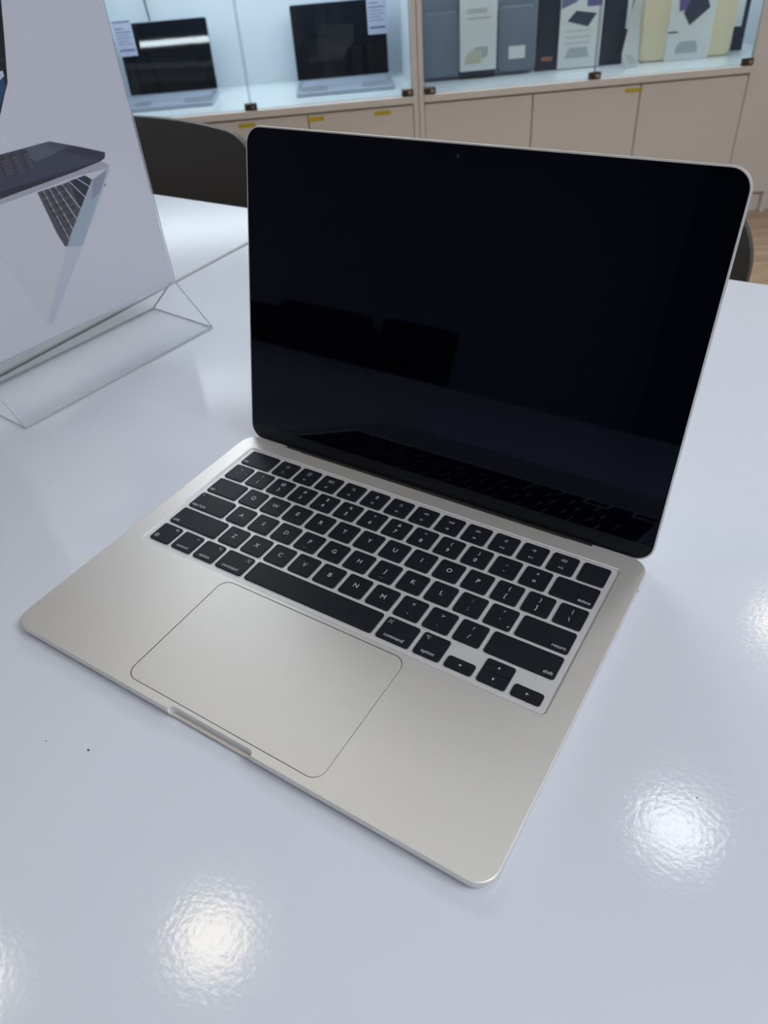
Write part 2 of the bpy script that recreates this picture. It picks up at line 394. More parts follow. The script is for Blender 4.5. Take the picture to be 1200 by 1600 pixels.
# keyboard
PX, PY = 18.77, 18.27
KX0 = W / 2 - 14.5 * PX / 2
ROWY = [154.757 + 2 * PY, 154.757 + PY, 154.757, 154.757 - PY, 154.757 - 2 * PY, 154.757 - 3 * PY]
GAP = 2.75; ZK = -0.02
class Leg:
    def __init__(s): s.mb = MB(); s.n = 0
    def stroke(s, pts, wd=.32):
        for a, b_ in zip(pts, pts[1:]):
            a = Vector(a); b_ = Vector(b_); t = (b_ - a); L_ = t.length
            if L_ < 1e-6: continue
            t /= L_; n = Vector((-t.y, t.x)) * wd / 2; e = t * wd * .35
            q = [a - e - n, b_ + e - n, b_ + e + n, a - e + n]
            s.mb.add([(p.x, p.y, 0) for p in q], [(0, 1, 2, 3)], M['legend']); s.n += 1
    def fill(s, pts): s.mb.add([(x, y, 0) for x, y in pts], [tuple(range(len(pts)))], M['legend']); s.n += 1
    def circ(s, c, r, a0=0, a1=360, n=14, wd=.3): s.stroke([(c[0] + r * math.cos(R(a0 + (a1 - a0) * i / n)), c[1] + r * math.sin(R(a0 + (a1 - a0) * i / n))) for i in range(n + 1)], wd)
    def text(s, txt, c, size, ax='CENTER', offs=0.0):
        cu = bpy.data.curves.new('t', 'FONT'); cu.body = txt; cu.size = size; cu.align_x = ax; cu.align_y = 'CENTER'; cu.resolution_u = 2; cu.offset = offs
        ob = bpy.data.objects.new('t', cu); COL.objects.link(ob)
        bpy.context.view_layer.update()
        me = bpy.data.meshes.new_from_object(ob.evaluated_get(bpy.context.evaluated_depsgraph_get()))
        vs = [(v.co.x + c[0], v.co.y + c[1], 0) for v in me.vertices]
        s.mb.add(vs, [tuple(p.vertices) for p in me.polygons], M['legend']); s.n += 1
        bpy.data.objects.remove(ob); bpy.data.curves.remove(cu); bpy.data.meshes.remove(me)
def icon(L, kind, c):
    x, y = c; S = lambda pts, wd=.26: L.stroke([(x + a, y + b_) for a, b_ in pts], wd)
    if kind in ('sun', 'sunbig'):
        r = .75 if kind == 'sun' else .95; L.circ(c, r, n=10, wd=.28); R2 = r + .55; R3 = r + (.85 if kind == 'sun' else 1.2)
        for k in range(8):
            a = R(45 * k); L.stroke([(x + R2 * math.cos(a), y + R2 * math.sin(a)), (x + R3 * math.cos(a), y + R3 * math.sin(a))], .26)
    elif kind == 'windows':
        S([(-1.9, -.1), (-.4, -.1), (-.4, 1.0), (-1.9, 1.0), (-1.9, -.1)]); S([(-1.9, -1.1), (-.4, -1.1), (-.4, -.6), (-1.9, -.6), (-1.9, -1.1)]); S([(.2, -1.1), (1.9, -1.1), (1.9, 1.0), (.2, 1.0), (.2, -1.1)])
    elif kind == 'search': L.circ((x - .3, y + .3), .95, n=12); S([(.4, -.4), (1.2, -1.2)], .34)
    elif kind == 'mic':
        L.fill([(x + a, y + b_) for a, b_ in rr(-.5, .5, -.3, 1.5, .48, 4)]); L.circ((x, y), 1.0, 180, 360, 8); S([(0, -1), (0, -1.5)]); S([(-.5, -1.5), (.5, -1.5)])
    elif kind == 'moon':
        L.circ(c, 1.15, 60, 330, 14); L.circ((x + .75, y + .6), .95, 120, 290, 8)
    elif kind == 'rew': S([(0, .75), (-1.5, 0), (0, -.75), (0, .75)]); S([(1.6, .75), (.1, 0), (1.6, -.75), (1.6, .75)])
    elif kind == 'fwd': S([(0, .75), (1.5, 0), (0, -.75), (0, .75)]); S([(-1.6, .75), (-.1, 0), (-1.6, -.75), (-1.6, .75)])
    elif kind == 'play': S([(-1.6, .8), (0, 0), (-1.6, -.8), (-1.6, .8)]); S([(.6, .75), (.6, -.75)], .34); S([(1.3, .75), (1.3, -.75)], .34)
    elif kind.startswith('vol'):
        k = int(kind[3]); ox = -.5 * k
        S([(ox - .9, .4), (ox - .2, .4), (ox + .6, 1.1), (ox + .6, -1.1), (ox - .2, -.4), (ox - .9, -.4), (ox - .9, .4)])
        for q in range(k + (1 if k == 2 else 0)): L.circ((x + ox + .6, y), .7 + .55 * q, -42, 42, 5, .24)
    elif kind == 'cmd':
        r = .42; h = .5
        S([(-h, -h), (-h, h)]); S([(h, -h), (h, h)]); S([(-h, -h), (h, -h)]); S([(-h, h), (h, h)])
        for sx in (-1, 1):
            for sy in (-1, 1):
                a0 = {(1, 1): -90, (-1, 1): 0, (-1, -1): 90, (1, -1): 180}[(sx, sy)]
                L.circ((x + sx * (h + r), y + sy * (h + r)), r, a0 + 90 - 180 + 0, a0 + 90 + 90, 10, .24)
    elif kind == 'opt': S([(-1.3, .8), (-.55, .8), (.45, -.8), (1.3, -.8)], .3); S([(.35, .8), (1.3, .8)], .3)
    elif kind == 'ctrl': S([(-.8, -.3), (0, .6), (.8, -.3)], .3)
    elif kind == 'globe':
        L.circ(c, 1.5, n=18, wd=.28); L.stroke([(x - 1.5, y), (x + 1.5, y)], .2); L.stroke([(x, y - 1.5), (x, y + 1.5)], .2)
        L.circ((x - 1.9, y), 2.5, -35, 35, 6, .2); L.circ((x + 1.9, y), 2.5, 145, 215, 6, .2)
        L.stroke([(x - 1.3, y + .75), (x + 1.3, y + .75)], .18); L.stroke([(x - 1.3, y - .75), (x + 1.3, y - .75)], .18)
    elif kind in 'LRUD':
        q = {'L': [(-.85, 0), (.75, -.75), (.75, .75)], 'R': [(.85, 0), (-.75, .75), (-.75, -.75)], 'U': [(0, .85), (-.75, -.7), (.75, -.7)], 'D': [(0, -.85), (.75, .7), (-.75, .7)]}[kind]
        L.fill([(x + a, y + b_) for a, b_ in q])
def add_key(u0, uw, row, leg=None, mark='', y0f=0.0, y1f=1.0, half=0):
    x0 = KX0 + u0 * PX + GAP / 2; x1 = KX0 + (u0 + uw) * PX - GAP / 2
    cyy = ROWY[row]; lo = cyy - PY / 2 + GAP / 2 * .93; hi = cyy + PY / 2 - GAP / 2 * .93
    ya = lo + (hi - lo) * y0f; yb = lo + (hi - lo) * y1f
    hx, hy = (x1 - x0) / 2, (yb - ya) / 2
    k = MB(); r0 = 1.5
    def kr(i, z):
        p_ = ring(-hx + i, hx - i, -hy + i, hy - i, r0, z, 4)
        if half:   # the two arrow halves meet with square corners
            p_ = [(math.copysign(hx - i, q[0]), q[1], z) if q[1] * half > 0 else q for q in p_]
        return p_
    k.loft([kr(.0, -1.0), kr(0, -.25), kr(.08, -.1), kr(.3, 0)], M['key'])
    ob = k.build('key', lap, sc=K, smooth=True, auto=18)
    ob.location = ((x0 + x1) / 2 * K, (ya + yb) / 2 * K, ZK * K)
    if mark: ob['label'] = mark
    if leg:
        L = Leg(); leg(L, hx, hy)
        if L.n:
            lo_ = L.mb.build('key_legend', ob, sc=K); lo_.location = (0, 0, .00002)
    return ob
def word(t, ax, icn=None, ipos=None, size=3.1):
    def fn(L, hx, hy):
        if t:
            if ax == 'L': L.text(t, (-hx + 1.6, -hy + 2.9), size, 'LEFT', .012)
            elif ax == 'R': L.text(t, (hx - 1.6, -hy + 2.9), size, 'RIGHT', .012)
            else: L.text(t, (0, -hy + 3.1), size, 'CENTER', .012)
        if icn: icon(L, icn, ((hx - 3.1) if ipos == 'R' else (-hx + 3.1), hy - 3.1))
    return fn
def letter(ch):
    def fn(L, hx, hy):
        L.text(ch, (0, .2), 4.7, 'CENTER', .01)
        if ch in 'FJ': L.stroke([(-1.5, -hy + 2.4), (1.5, -hy + 2.4)], .12)
    return fn
def double(up, dn, su=3.8, sd=4.4):
    def fn(L, hx, hy):
        L.text(up, (0, 3.3 + (0 if up not in '"~' else 0)), su, 'CENTER', .01)
        L.text(dn, (0, -2.9), sd, 'CENTER', .01)
    return fn
def fkey(ic, n):
    def fn(L, hx, hy): icon(L, ic, (0, 2.7)); L.text(n, (0, -3.9), 2.1, 'CENTER', .015)
    return fn
add_key(0, 1.5, 0, word('esc', 'L'), 'black key marked esc')
for i, (ic, n) in enumerate(zip(['sun', 'sunbig', 'windows', 'search', 'mic', 'moon', 'rew', 'play', 'fwd', 'vol0', 'vol1', 'vol2'], ['F%d' % k for k in range(1, 13)])):
    add_key(1.5 + i, 1, 0, fkey(ic, n), 'black key marked ' + n)
tk = add_key(13.5, 1, 0, None, 'blank black fingerprint key')
td = MB(); td.loft([[(q * math.cos(6.2832 * i / 28), q * math.sin(6.2832 * i / 28), z) for i in range(28)] for q, z in ((5.4, .0), (5.2, .03), (5.0, .03), (4.8, 0.0))], M['key'], False, False)
td.build('sensor_ring', tk, sc=K)
for i, (u, d_) in enumerate(zip('~!@#$%^&*()_+', '`1234567890-=')): add_key(i, 1, 1, double(u, d_), 'black key marked ' + d_)
add_key(13, 1.5, 1, word('delete', 'R'), 'wide black key marked delete')
add_key(0, 1.5, 2, word('tab', 'L'), 'wide black key marked tab')
for i, c_ in enumerate('QWERTYUIOP'): add_key(1.5 + i, 1, 2, letter(c_), 'black key lettered ' + c_)
add_key(11.5, 1, 2, double('{', '['), 'black key marked ['); add_key(12.5, 1, 2, double('}', ']'), 'black key marked ]'); add_key(13.5, 1, 2, double('|', '\\'), 'black key marked with a backslash')
def caps(L, hx, hy): L.text('caps lock', (-hx + 1.6, -hy + 2.9), 3.1, 'LEFT', .012); L.fill([(-hx + 2.6 + .45 * math.cos(6.283 * i / 10), hy - 2.6 + .45 * math.sin(6.283 * i / 10)) for i in range(10)])
add_key(0, 1.75, 3, caps, 'wide black key marked caps lock')
for i, c_ in enumerate('ASDFGHJKL'): add_key(1.75 + i, 1, 3, letter(c_), 'black key lettered ' + c_)
add_key(10.75, 1, 3, double(':', ';'), 'black key marked with a semicolon'); kq = add_key(11.75, 1, 3, double('"', "'"), 'black key marked with an apostrophe and a white speck')
sp = MB(); sp.poly([(5.6, -5.2, 0), (6.3, -5.7, 0), (6.7, -5.0, 0), (6.5, -4.5, 0)], .15, M['poster']); sp.build('white_speck', kq, sc=K)
add_key(12.75, 1.75, 3, word('return', 'R'), 'wide black key marked return')
add_key(0, 2.25, 4, word('shift', 'L'), 'wide black key marked shift at the left')
for i, c_ in enumerate('ZXCVBNM'): add_key(2.25 + i, 1, 4, letter(c_), 'black key lettered ' + c_)
for i, (u, d_, nm) in enumerate((('<', ',', 'a comma'), ('>', '.', 'a full stop'), ('?', '/', 'a slash'))): add_key(9.25 + i, 1, 4, double(u, d_), 'black key marked with ' + nm)
add_key(12.25, 2.25, 4, word('shift', 'R'), 'wide black key marked shift at the right')
def fnk(L, hx, hy): icon(L, 'globe', (-hx + 3.4, -hy + 3.9)); L.text('fn', (hx - 1.8, hy - 2.6), 3.0, 'RIGHT', .012)
add_key(0, 1, 5, fnk, 'black key with a globe and fn')
add_key(1, 1, 5, word('control', 'C', 'ctrl', 'R'), 'black key marked control')
add_key(2, 1, 5, word('option', 'C', 'opt', 'R'), 'black key marked option left of the space bar')
add_key(3, 1.25, 5, word('command', 'C', 'cmd', 'R'), 'black key marked command left of the space bar')
add_key(4.25, 5, 5, None, 'long blank space bar')
add_key(9.25, 1.25, 5, word('command', 'C', 'cmd', 'L'), 'black key marked command right of the space bar')
add_key(10.5, 1, 5, word('option', 'C', 'opt', 'L'), 'black key marked option right of the space bar')
def arrow(k_): return lambda L, hx, hy: icon(L, k_, (0, 0))
add_key(11.5, 1, 5, arrow('L'), 'half height black key with left arrow', 0, .485)
add_key(12.5, 1, 5, arrow('U'), 'half height black key with up arrow', .503, 1, -1)
add_key(12.5, 1, 5, arrow('D'), 'half height black key with down arrow', 0, .495, 1)
add_key(13.5, 1, 5, arrow('R'), 'half height black key with right arrow', 0, .485)

# ------------------------------------------------------------------ sign holder with poster
A_d = Vector((0.08793, 0.99613, 0)); A_n = Vector((-0.99613, 0.08793, 0))
Fr = Vector((-0.163559, 0.352617, TZ)); Fl = Fr - A_d * 0.2083
SL = 208.3
hold = thing('sign_holder', 'clear acrylic table sign holder with triangular foot, left of the laptop', 'sign holder', tuple(Fl))
hold.rotation_euler = (0, 0, math.atan2(A_d.y, A_d.x))
# local: x along the foot (0..SL), y inward (0 = front edge), z up  [mm]
def sheet(a, b_, th, x0=0, x1=SL, name='sheet'):
    """sheet whose cross-section runs a->b in (y,z)"""
    q = MB(); a = Vector(a); b_ = Vector(b_); t = (b_ - a).normalized(); n = Vector((-t.y, t.x)) * th / 2
    pr = [a - n, b_ - n, b_ + n, a + n]
    v0 = [(x0, p.x, p.y) for p in pr]; v1 = [(x1, p.x, p.y) for p in pr]
    k = len(v0)
    q.add(v0 + v1, [(0, 1, 5, 4), (2, 3, 7, 6)], M['acrylic'])
    q.add(v0 + v1, [(1, 2, 6, 5), (3, 0, 4, 7)], M['acrylic_edge'])
    q.add(v0 + v1, [(0, 3, 2, 1), (4, 5, 6, 7)], M['acrylic_edge'])
    return q.build(name, hold, sc=K)
sheet((1.5, 1.0), (90, 1.0), 1.6, name='foot_plate')
sheet((0.8, 1.2), (42.0, 38.5), 1.6, name='front_slope')
sheet((91, 1.2), (47.5, 38.5), 1.6, name='rear_slope')
sheet((42.0, 38.5), (42.0, 340), 1.6, name='front_pane')
sheet((47.5, 38.5), (47.5, 340), 1.6, name='rear_pane')
eg = MB(); eg.tube([(0, .7, .9), (SL, .7, .9)], .9, M['acrylic_dark'], 8); eg.build('front_edge', hold, sc=K)
eg = MB(); eg.tube([(0, 91.3, .9), (SL, 91.3, .9)], .9, M['acrylic_dark'], 8); eg.build('rear_edge', hold, sc=K)
# poster: printed sheet between the panes
Oz = Fl + A_n * 0.0447
post = thing('poster', 'grey printed poster of two open laptops standing in the acrylic holder', 'poster', (Oz.x, Oz.y, TZ))
post.rotation_euler = (math.pi / 2, 0, math.atan2(A_d.y, A_d.x))
# local: x along, y up, z towards the viewer (after the rotation the sheet faces the viewer)
PO = -1.7    # measured poster x to holder x
pp = MB(); pp.box((.2, 39.2, -.15), (SL + .6, 336, .15), M['poster']); pp.build('sheet', post, sc=K)
def pr(name, pts, c, z, rough=.4):
    q = MB(); q.poly([(a + PO, b_, .15 + z) for a, b_ in pts], .03, c if not isinstance(c, tuple) else mat('ink_' + name, tuple(min(.9, q_ * (1.42 if max(c) > .25 else 0.62)) for q_ in c), rough))
    return q.build(name, post, sc=K)
pr('printed_silver_laptop', [(40, 151), (70.7, 151.6), (105.5, 150.8), (175.3, 152.9), (158, 131), (77.8, 50.7), (74, 50.4), (71.8, 53), (64, 86), (60, 105)], (0.405, 0.408, 0.455), .02)
pr('printed_silver_base', [(114.1, 105.8), (72.9, 52.7), (77.8, 50.7), (160, 134), (176.4, 151.5), (173.7, 152.2), (156.5, 148.5)], (0.355, 0.365, 0.435), .04)
pr('printed_palm_rest', [(156.3, 148.0), (173.9, 152.7), (160, 137), (127.8, 101.2), (113.3, 105.5), (121, 114)], (0.24, 0.29, 0.35), .06)
pr('printed_palm_shade', [(156.3, 148.0), (173.9, 152.7), (160, 137), (150, 134)], (0.19, 0.19, 0.27), .08)
pr('printed_keyboard', [(104.5, 152.2), (127.7, 152.2), (150.5, 153.1), (155.7, 148.2), (121.1, 113.8), (114.8, 106.1), (112.2, 106.0), (109, 118)], (0.11, 0.105, 0.135), .06)
pr('printed_keyboard_dark', [(135, 152.8), (150.5, 153.1), (155.7, 148.2), (136, 129)], (0.016, 0.028, 0.04), .08)
for k_, (a, b_) in enumerate((((110.0, 151.5), (118, 110.6)), ((115.5, 151.8), (124, 117)), ((121, 152.2), (130.5, 123.4)), ((127.5, 152.2), (137, 130)), ((134.5, 152.6), (144.6, 137)), ((142, 152.9), (151.5, 143.8)))):
    d_ = (Vector(b_) - Vector(a)).normalized(); n_ = Vector((-d_.y, d_.x)) * .3
    pr('printed_row_line', [tuple(Vector(a) - n_), tuple(Vector(b_) - n_), tuple(Vector(b_) + n_), tuple(Vector(a) + n_)], (0.42, 0.42, 0.50), .1)
for r_ in range(4):
    for q_ in range(7):
        a = Vector((106.8, 150.6)) + Vector((5.9, .1)) * r_ + Vector((1.25, -5.4)) * q_
        if (a.y - 3.6) - 106 < (a.x + 4.8 - 112) * .97 + 1.0: continue
        pr('printed_key', [(a.x, a.y), (a.x + 4.2, a.y - .2), (a.x + 4.8, a.y - 3.6), (a.x + .7, a.y - 3.4)], (0.045, 0.043, 0.06), .1)
pr('printed_lid_edge', [(30, 150.5), (72.9, 152.0), (143.7, 154.4), (173.9, 152.7), (175.8, 154.6), (168.6, 159.9), (143.7, 158.4), (72.9, 157.0), (30, 153)], (0.27, 0.265, 0.31), .12)
pr('printed_dark_edge', [(30, 157), (72.6, 155.8), (143.6, 158.0), (168, 159.5), (173.6, 160.9), (167.1, 162.5), (74, 164), (30, 166)], (0.022, 0.018, 0.042), .14)
pr('printed_dark_laptop', [(30, 166), (74.4, 160.5), (166.6, 160.5), (173.5, 160.9), (175.2, 165.1), (152, 175), (128.7, 184.2), (85.3, 184.8), (30, 178)], (0.060, 0.062, 0.125), .16)
pr('printed_dark_sheen', [(104, 184.4), (128.7, 184.0), (146, 177), (112, 173)], (0.13, 0.14, 0.21), .18)
for k_ in range(3):
    a = 79 + 9.6 * k_
    pr('printed_dark_key_row', [(a + 3, 183.0), (a + 9.6, 183.3), (a + 11.8, 169.6), (a + 4.0, 168.2)], (0.050, 0.040, 0.058), .19)
    for q_ in range(5): pr('printed_key_dot', [(a + 5.5 + .3 * q_, 180.6 - 2.4 * q_), (a + 10 + .3 * q_, 180.8 - 2.4 * q_), (a + 10.3 + .3 * q_, 179.2 - 2.4 * q_), (a + 5.8 + .3 * q_, 179 - 2.4 * q_)], (0.11, 0.10, 0.14), .21)
pr('printed_screen', [(70, 330), (128, 330), (127.3, 277), (120.2, 254.8), (111.1, 227.9), (105.2, 220.6), (97.1, 209.6), (70, 195)], (0.008, 0.010, 0.018), .04)
pr('printed_wallpaper', [(84, 236), (96, 248), (109, 231), (109, 226), (98, 213.5), (84, 206)], (0.02, 0.10, 0.24), .06)
for k_ in range(3): pr('printed_streak', [(96 + 2 * k_, 262 - 13 * k_), (112.5 - k_, 255 - 9.5 * k_), (112.3 - k_, 251.6 - 9.5 * k_), (98 + 2 * k_, 255 - 13 * k_)], (0.35, 0.42, 0.50), .08)
pr('printed_port', [(165.4, 140.4), (166.6, 140.4), (167.0, 141.6), (165.8, 141.8)], (0.01, 0.01, 0.015), .1)

# ------------------------------------------------------------------ chairs
def make_chair(name, label, loc, rz, m, group, hw=.222, top=.812, rc=.07, dome=.012, wr=.03):
    t = thing(name, label, 'chair', loc, rz, group)
    # profile of the shell in (y, z): seat front -> seat back -> backrest top; chair faces -y
    prof = [(-.40, .428), (-.385, .442), (-.33, .452), (-.22, .449), (-.12, .447), (-.06, .455), (-.022, .475), (-.004, .505), (.004, .55), (.008, .62), (.013, .69), (.018, .75), (.020, top - .02), (.021, top - .006), (.021, top)]
    tot = len(prof)
    def halfw(i):
        y, z = prof[i]
        if i < 3: return hw - [.05, .025, .006][i]
        if i > 8:
            dz = top - z
            if dz < rc: return hw - rc + math.sqrt(max(rc * rc - (rc - dz) ** 2, 0))
        return hw
    # finer sampling near the top corner
    pf = []
    for i in range(tot - 1):
        for k in range(4 if prof[i][1] > top - .13 else 1):
            q = k / (4 if prof[i][1] > top - .13 else 1)
            pf.append((prof[i][0] * (1 - q) + prof[i + 1][0] * q, prof[i][1] * (1 - q) + prof[i + 1][1] * q))
    pf.append(prof[-1]); prof[:] = pf; tot = len(prof)
    nu = 25; rows = []
    for i in range(tot):
        y, z = prof[i]; dz = top - z
        if i < 3: h = hw - [.05, .025, .006][i]
        elif z > .6 and dz < rc: h = hw - rc + math.sqrt(max(rc * rc - (rc - dz) ** 2, 0))
        else: h = hw
        rw = []
        for j in range(nu):
            u = -1 + 2 * j / (nu - 1); x = u * h
            e = abs(x / hw)
            wrap = -wr * e ** 2.5 * min(1, max(0, (z - .47) / .12)); lift = .03 * e ** 4 * (1 if z < .5 else max(0, 1 - (z - .5) / .05))
            dm = -dome * e * e * min(1, max(0, (z - .6) / .2))
            rw.append(Vector((x, y + wrap, z + lift + dm)))
        rows.append(rw)
    nrm = []
    for i in range(tot):
        r_ = []
        for j in range(nu):
            a = rows[min(i + 1, tot - 1)][j] - rows[max(i - 1, 0)][j]; b_ = rows[i][min(j + 1, nu - 1)] - rows[i][max(j - 1, 0)]
            n = b_.cross(a); n = n.normalized() if n.length > 1e-9 else Vector((0, -1, 0)); r_.append(n)
        nrm.append(r_)
    vs = [rows[i][j] + nrm[i][j] * .005 for i in range(tot) for j in range(nu)] + [rows[i][j] - nrm[i][j] * .005 for i in range(tot) for j in range(nu)]
    N = tot * nu; fs = []
    for i in range(tot - 1):
        for j in range(nu - 1):
            a = i * nu + j; fs.append((a, a + 1, a + nu + 1, a + nu)); fs.append((N + a, N + a + nu, N + a + nu + 1, N + a + 1))
    for i in range(tot - 1):
        for j in (0, nu - 1):
            a = i * nu + j; fs.append((a, a + nu, N + a + nu, N + a))
    for j in range(nu - 1):
        for i in (0, tot - 1):
            a = i * nu + j; fs.append((a, a + 1, N + a + 1, N + a))
    q = MB(); q.add(vs, fs, m); q.build('seat_shell', t, smooth=True, auto=60)
    fr = MB(); fr.box((-.16, -.33, .425), (.16, -.07, .437), M['chair_leg'], .002); fr.build('seat_bracket', t)
    for sx in (-1, 1):
        for yy, y2 in ((-.31, -.37), (-.09, -.02)):
            l_ = MB(); l_.tube([(sx * .14, yy, .43), (sx * .17, (yy + y2) / 2, .22), (sx * .2, y2, 0.0)], [.014, .013, .010], M['chair_leg'], 12); l_.build('leg', t, smooth=True)
    return t
make_chair('chair', 'dark taupe shell chair tucked in behind the table at the left', (-.700, .80, 0), 0, M['chair'], 'dark shell chairs', hw=.228, dome=.014, rc=.055, top=.809, wr=.02)
make_chair('chair', 'dark grey shell chair whose edge shows right of the laptop screen', (.025, .80, 0), 0, M['chair'], 'dark shell chairs', wr=.02, hw=.228, top=.800, rc=.09)
for (x, y, rz, lb) in ((-0.83, -1.00, 180, 'dark chair mirrored at left in the dark laptop screen'), (-1.50, -2.05, 170, 'dark chair mirrored at the middle of the laptop screen'), (-1.30, -2.55, 188, 'dark chair mirrored right of the middle in the laptop screen')):
    make_chair('chair', lb, (x, y, 0), R(rz), M['chair_far'], 'chairs mirrored in the screen', rc=.03, dome=.004)

# ------------------------------------------------------------------ display cabinets
ZL = 0.757 - .238     # ledge top height
def cab_thing(name, label, cat, s, o, z, rz=0.0, group=None):
    return thing(name, label, cat, tuple(cp(s, o, z)), CA + rz, group)
def cabinet(s0, s1, ndoor, label, gjoint, stile=0.0):
    t = cab_thing('display_cabinet', label, 'cabinet', s0, 0, 0, 0, 'glass display cabinets')
    Wd = (s1 - s0) / 1000; We = Wd - (stile - .018 if stile else 0); dep = .46; top = 2.2
    for nm, x in (('side_panel', 0), ('side_panel', Wd - .018)):
        a = MB(); a.box((x, -.004, .0), (x + .018, dep, top), M['cab'], .001); a.build(nm, t)
    a = MB(); a.box((.018, dep - .012, ZL), (Wd - .018, dep, top - .02), M['cab_in']); a.build('back_panel', t)
    for x in (.0181, Wd - .0201):
        a = MB(); a.box((x, .02, ZL), (x + .002, dep - .012, top - .02), M['cab_in']); a.build('side_lining', t)
    a = MB(); a.box((.018, -.012, ZL - .024), (We - .018, dep - .012, ZL - .001), M['cab'], .001); a.build('ledge', t)
    a = MB(); a.box((.020, .004, ZL - .001), (Wd - .020, dep - .012, ZL + .002), M['shelf']); a.build('shelf_floor', t)
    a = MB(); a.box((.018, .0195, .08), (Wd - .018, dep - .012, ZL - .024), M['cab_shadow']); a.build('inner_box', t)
    a = MB(); a.box((.018, .018, 0), (Wd - .018, .034, .079), M['cab'], .001); a.build('toe_kick', t)
    a = MB(); a.box((.018, 0, top - .02), (Wd - .018, dep, top), M['cab']); a.build('top_panel', t)
    if stile:
        a = MB(); a.box((Wd - stile, -.004, .08), (Wd - .0182, .018, top - .02), M['cab'], .001); a.build('front_stile', t)
    dw = (We - .036) / ndoor
    for k in range(ndoor):
        a = MB(); a.box((.018 + k * dw + .0018, .0, .082), (.018 + (k + 1) * dw - .0018, .018, ZL - .031), M['cab'], .0015); a.build('door', t)
    for zz in (ZL + .47, ZL + .92):
        a = MB(); a.box((.0205, .03, zz), (Wd - .0205, dep - .012, zz + .018), M['shelf'], .001); a.build('shelf', t)
    for zz in (ZL + .458, ZL + .908, top - .032):
        a = MB(); a.box((.03, .045, zz), (Wd - .03, .065, zz + .010), M['strip'], .001); a.build('led_strip', t)
        area('strip_lamp', tuple(cp(s0 + Wd * 500, 225, zz - .004)), (0, 0, CA), Wd - .1, .34, STRIP_W, (0.86, 0.93, 1.0))
    xs = [.020] + [(g - s0) / 1000 for g in gjoint] + [We - .020]
    for a0, a1 in zip(xs, xs[1:]):
        a = MB(); a.box((a0 + .002, -.004, ZL + .004), (a1 - .002, .001, top - .03), M['door_glass'])
        g_ = a.build('glass_door', t)
        e = MB()
        for x in (a0 + .002, a1 - .0035): e.box((x, -.0042, ZL + .004), (x + .0015, .0012, top - .03), M['glass_edge'])
        e.build('glass_edge', g_)
    cl = [(.020 + .018, .020), (We - .038, .020)] + [((g - s0) / 1000, .021) for g in gjoint]
    for x, hw in cl:
        a = MB(); a.box((x - hw, -.012, ZL + .001), (x + hw, .004, ZL + .022), M['clip'], .002)
        c_ = a.build('door_clip', t)
        a = MB(); a.box((x + .002, -.0135, ZL + .006), (x + hw * .7, -.012, ZL + .016), M['clip_cap']); a.build('clip_cap', c_)
    return t
cabinet(-2494, -1339, 3, 'beige display cabinet with two open laptops lit behind its glass', [-1922])
cabinet(-1337, 12, 3, 'beige display cabinet with sleeves and boxes behind its glass', [-722], .176)
tall = cab_thing('storage_cabinet', 'tall beige closed cabinet at the right edge, beside the glass cabinets', 'cabinet', 14, 0, 0)
a = MB(); a.box((0, .02, .08), (1.2, .46, 2.2), M['cab'], .001); a.build('body', tall)
for k in range(2):
    a = MB(); a.box((.001 + k * .6, -.004, .082), (.597 + k * .6, .019, 2.198), M['cab'], .0015); a.build('door', tall)
    a = MB(); a.tube([(.56 + k * .08, -.03, 1.0), (.56 + k * .08, -.03, 1.25)], .006, M['clip'], 10); a.build('handle', tall)
a = MB(); a.box((0, .018, 0), (1.2, .46, .079), M['cab'], .001); a.build('toe_kick', tall)
# yellow tape marks on the doors
for s, lb in ((-1946, 'yellow tape mark on the cabinet door, leftmost of four'), (-1704, 'yellow tape mark on the left cabinet at a door seam'), (-1468, 'yellow tape mark on the left cabinet nearest the middle upright'), (-574, 'yellow tape mark on the right cabinet door')):
    a = MB(); a.box((-.030, -.0012, -.007), (.030, 0, .006), M['yellow']); o_ = a.build('tape_mark')
    o_.location = cp(s, -.2, ZL - .046); o_.rotation_euler = (0, 0, CA); tag(o_, lb, 'sticker', 'yellow tape marks')

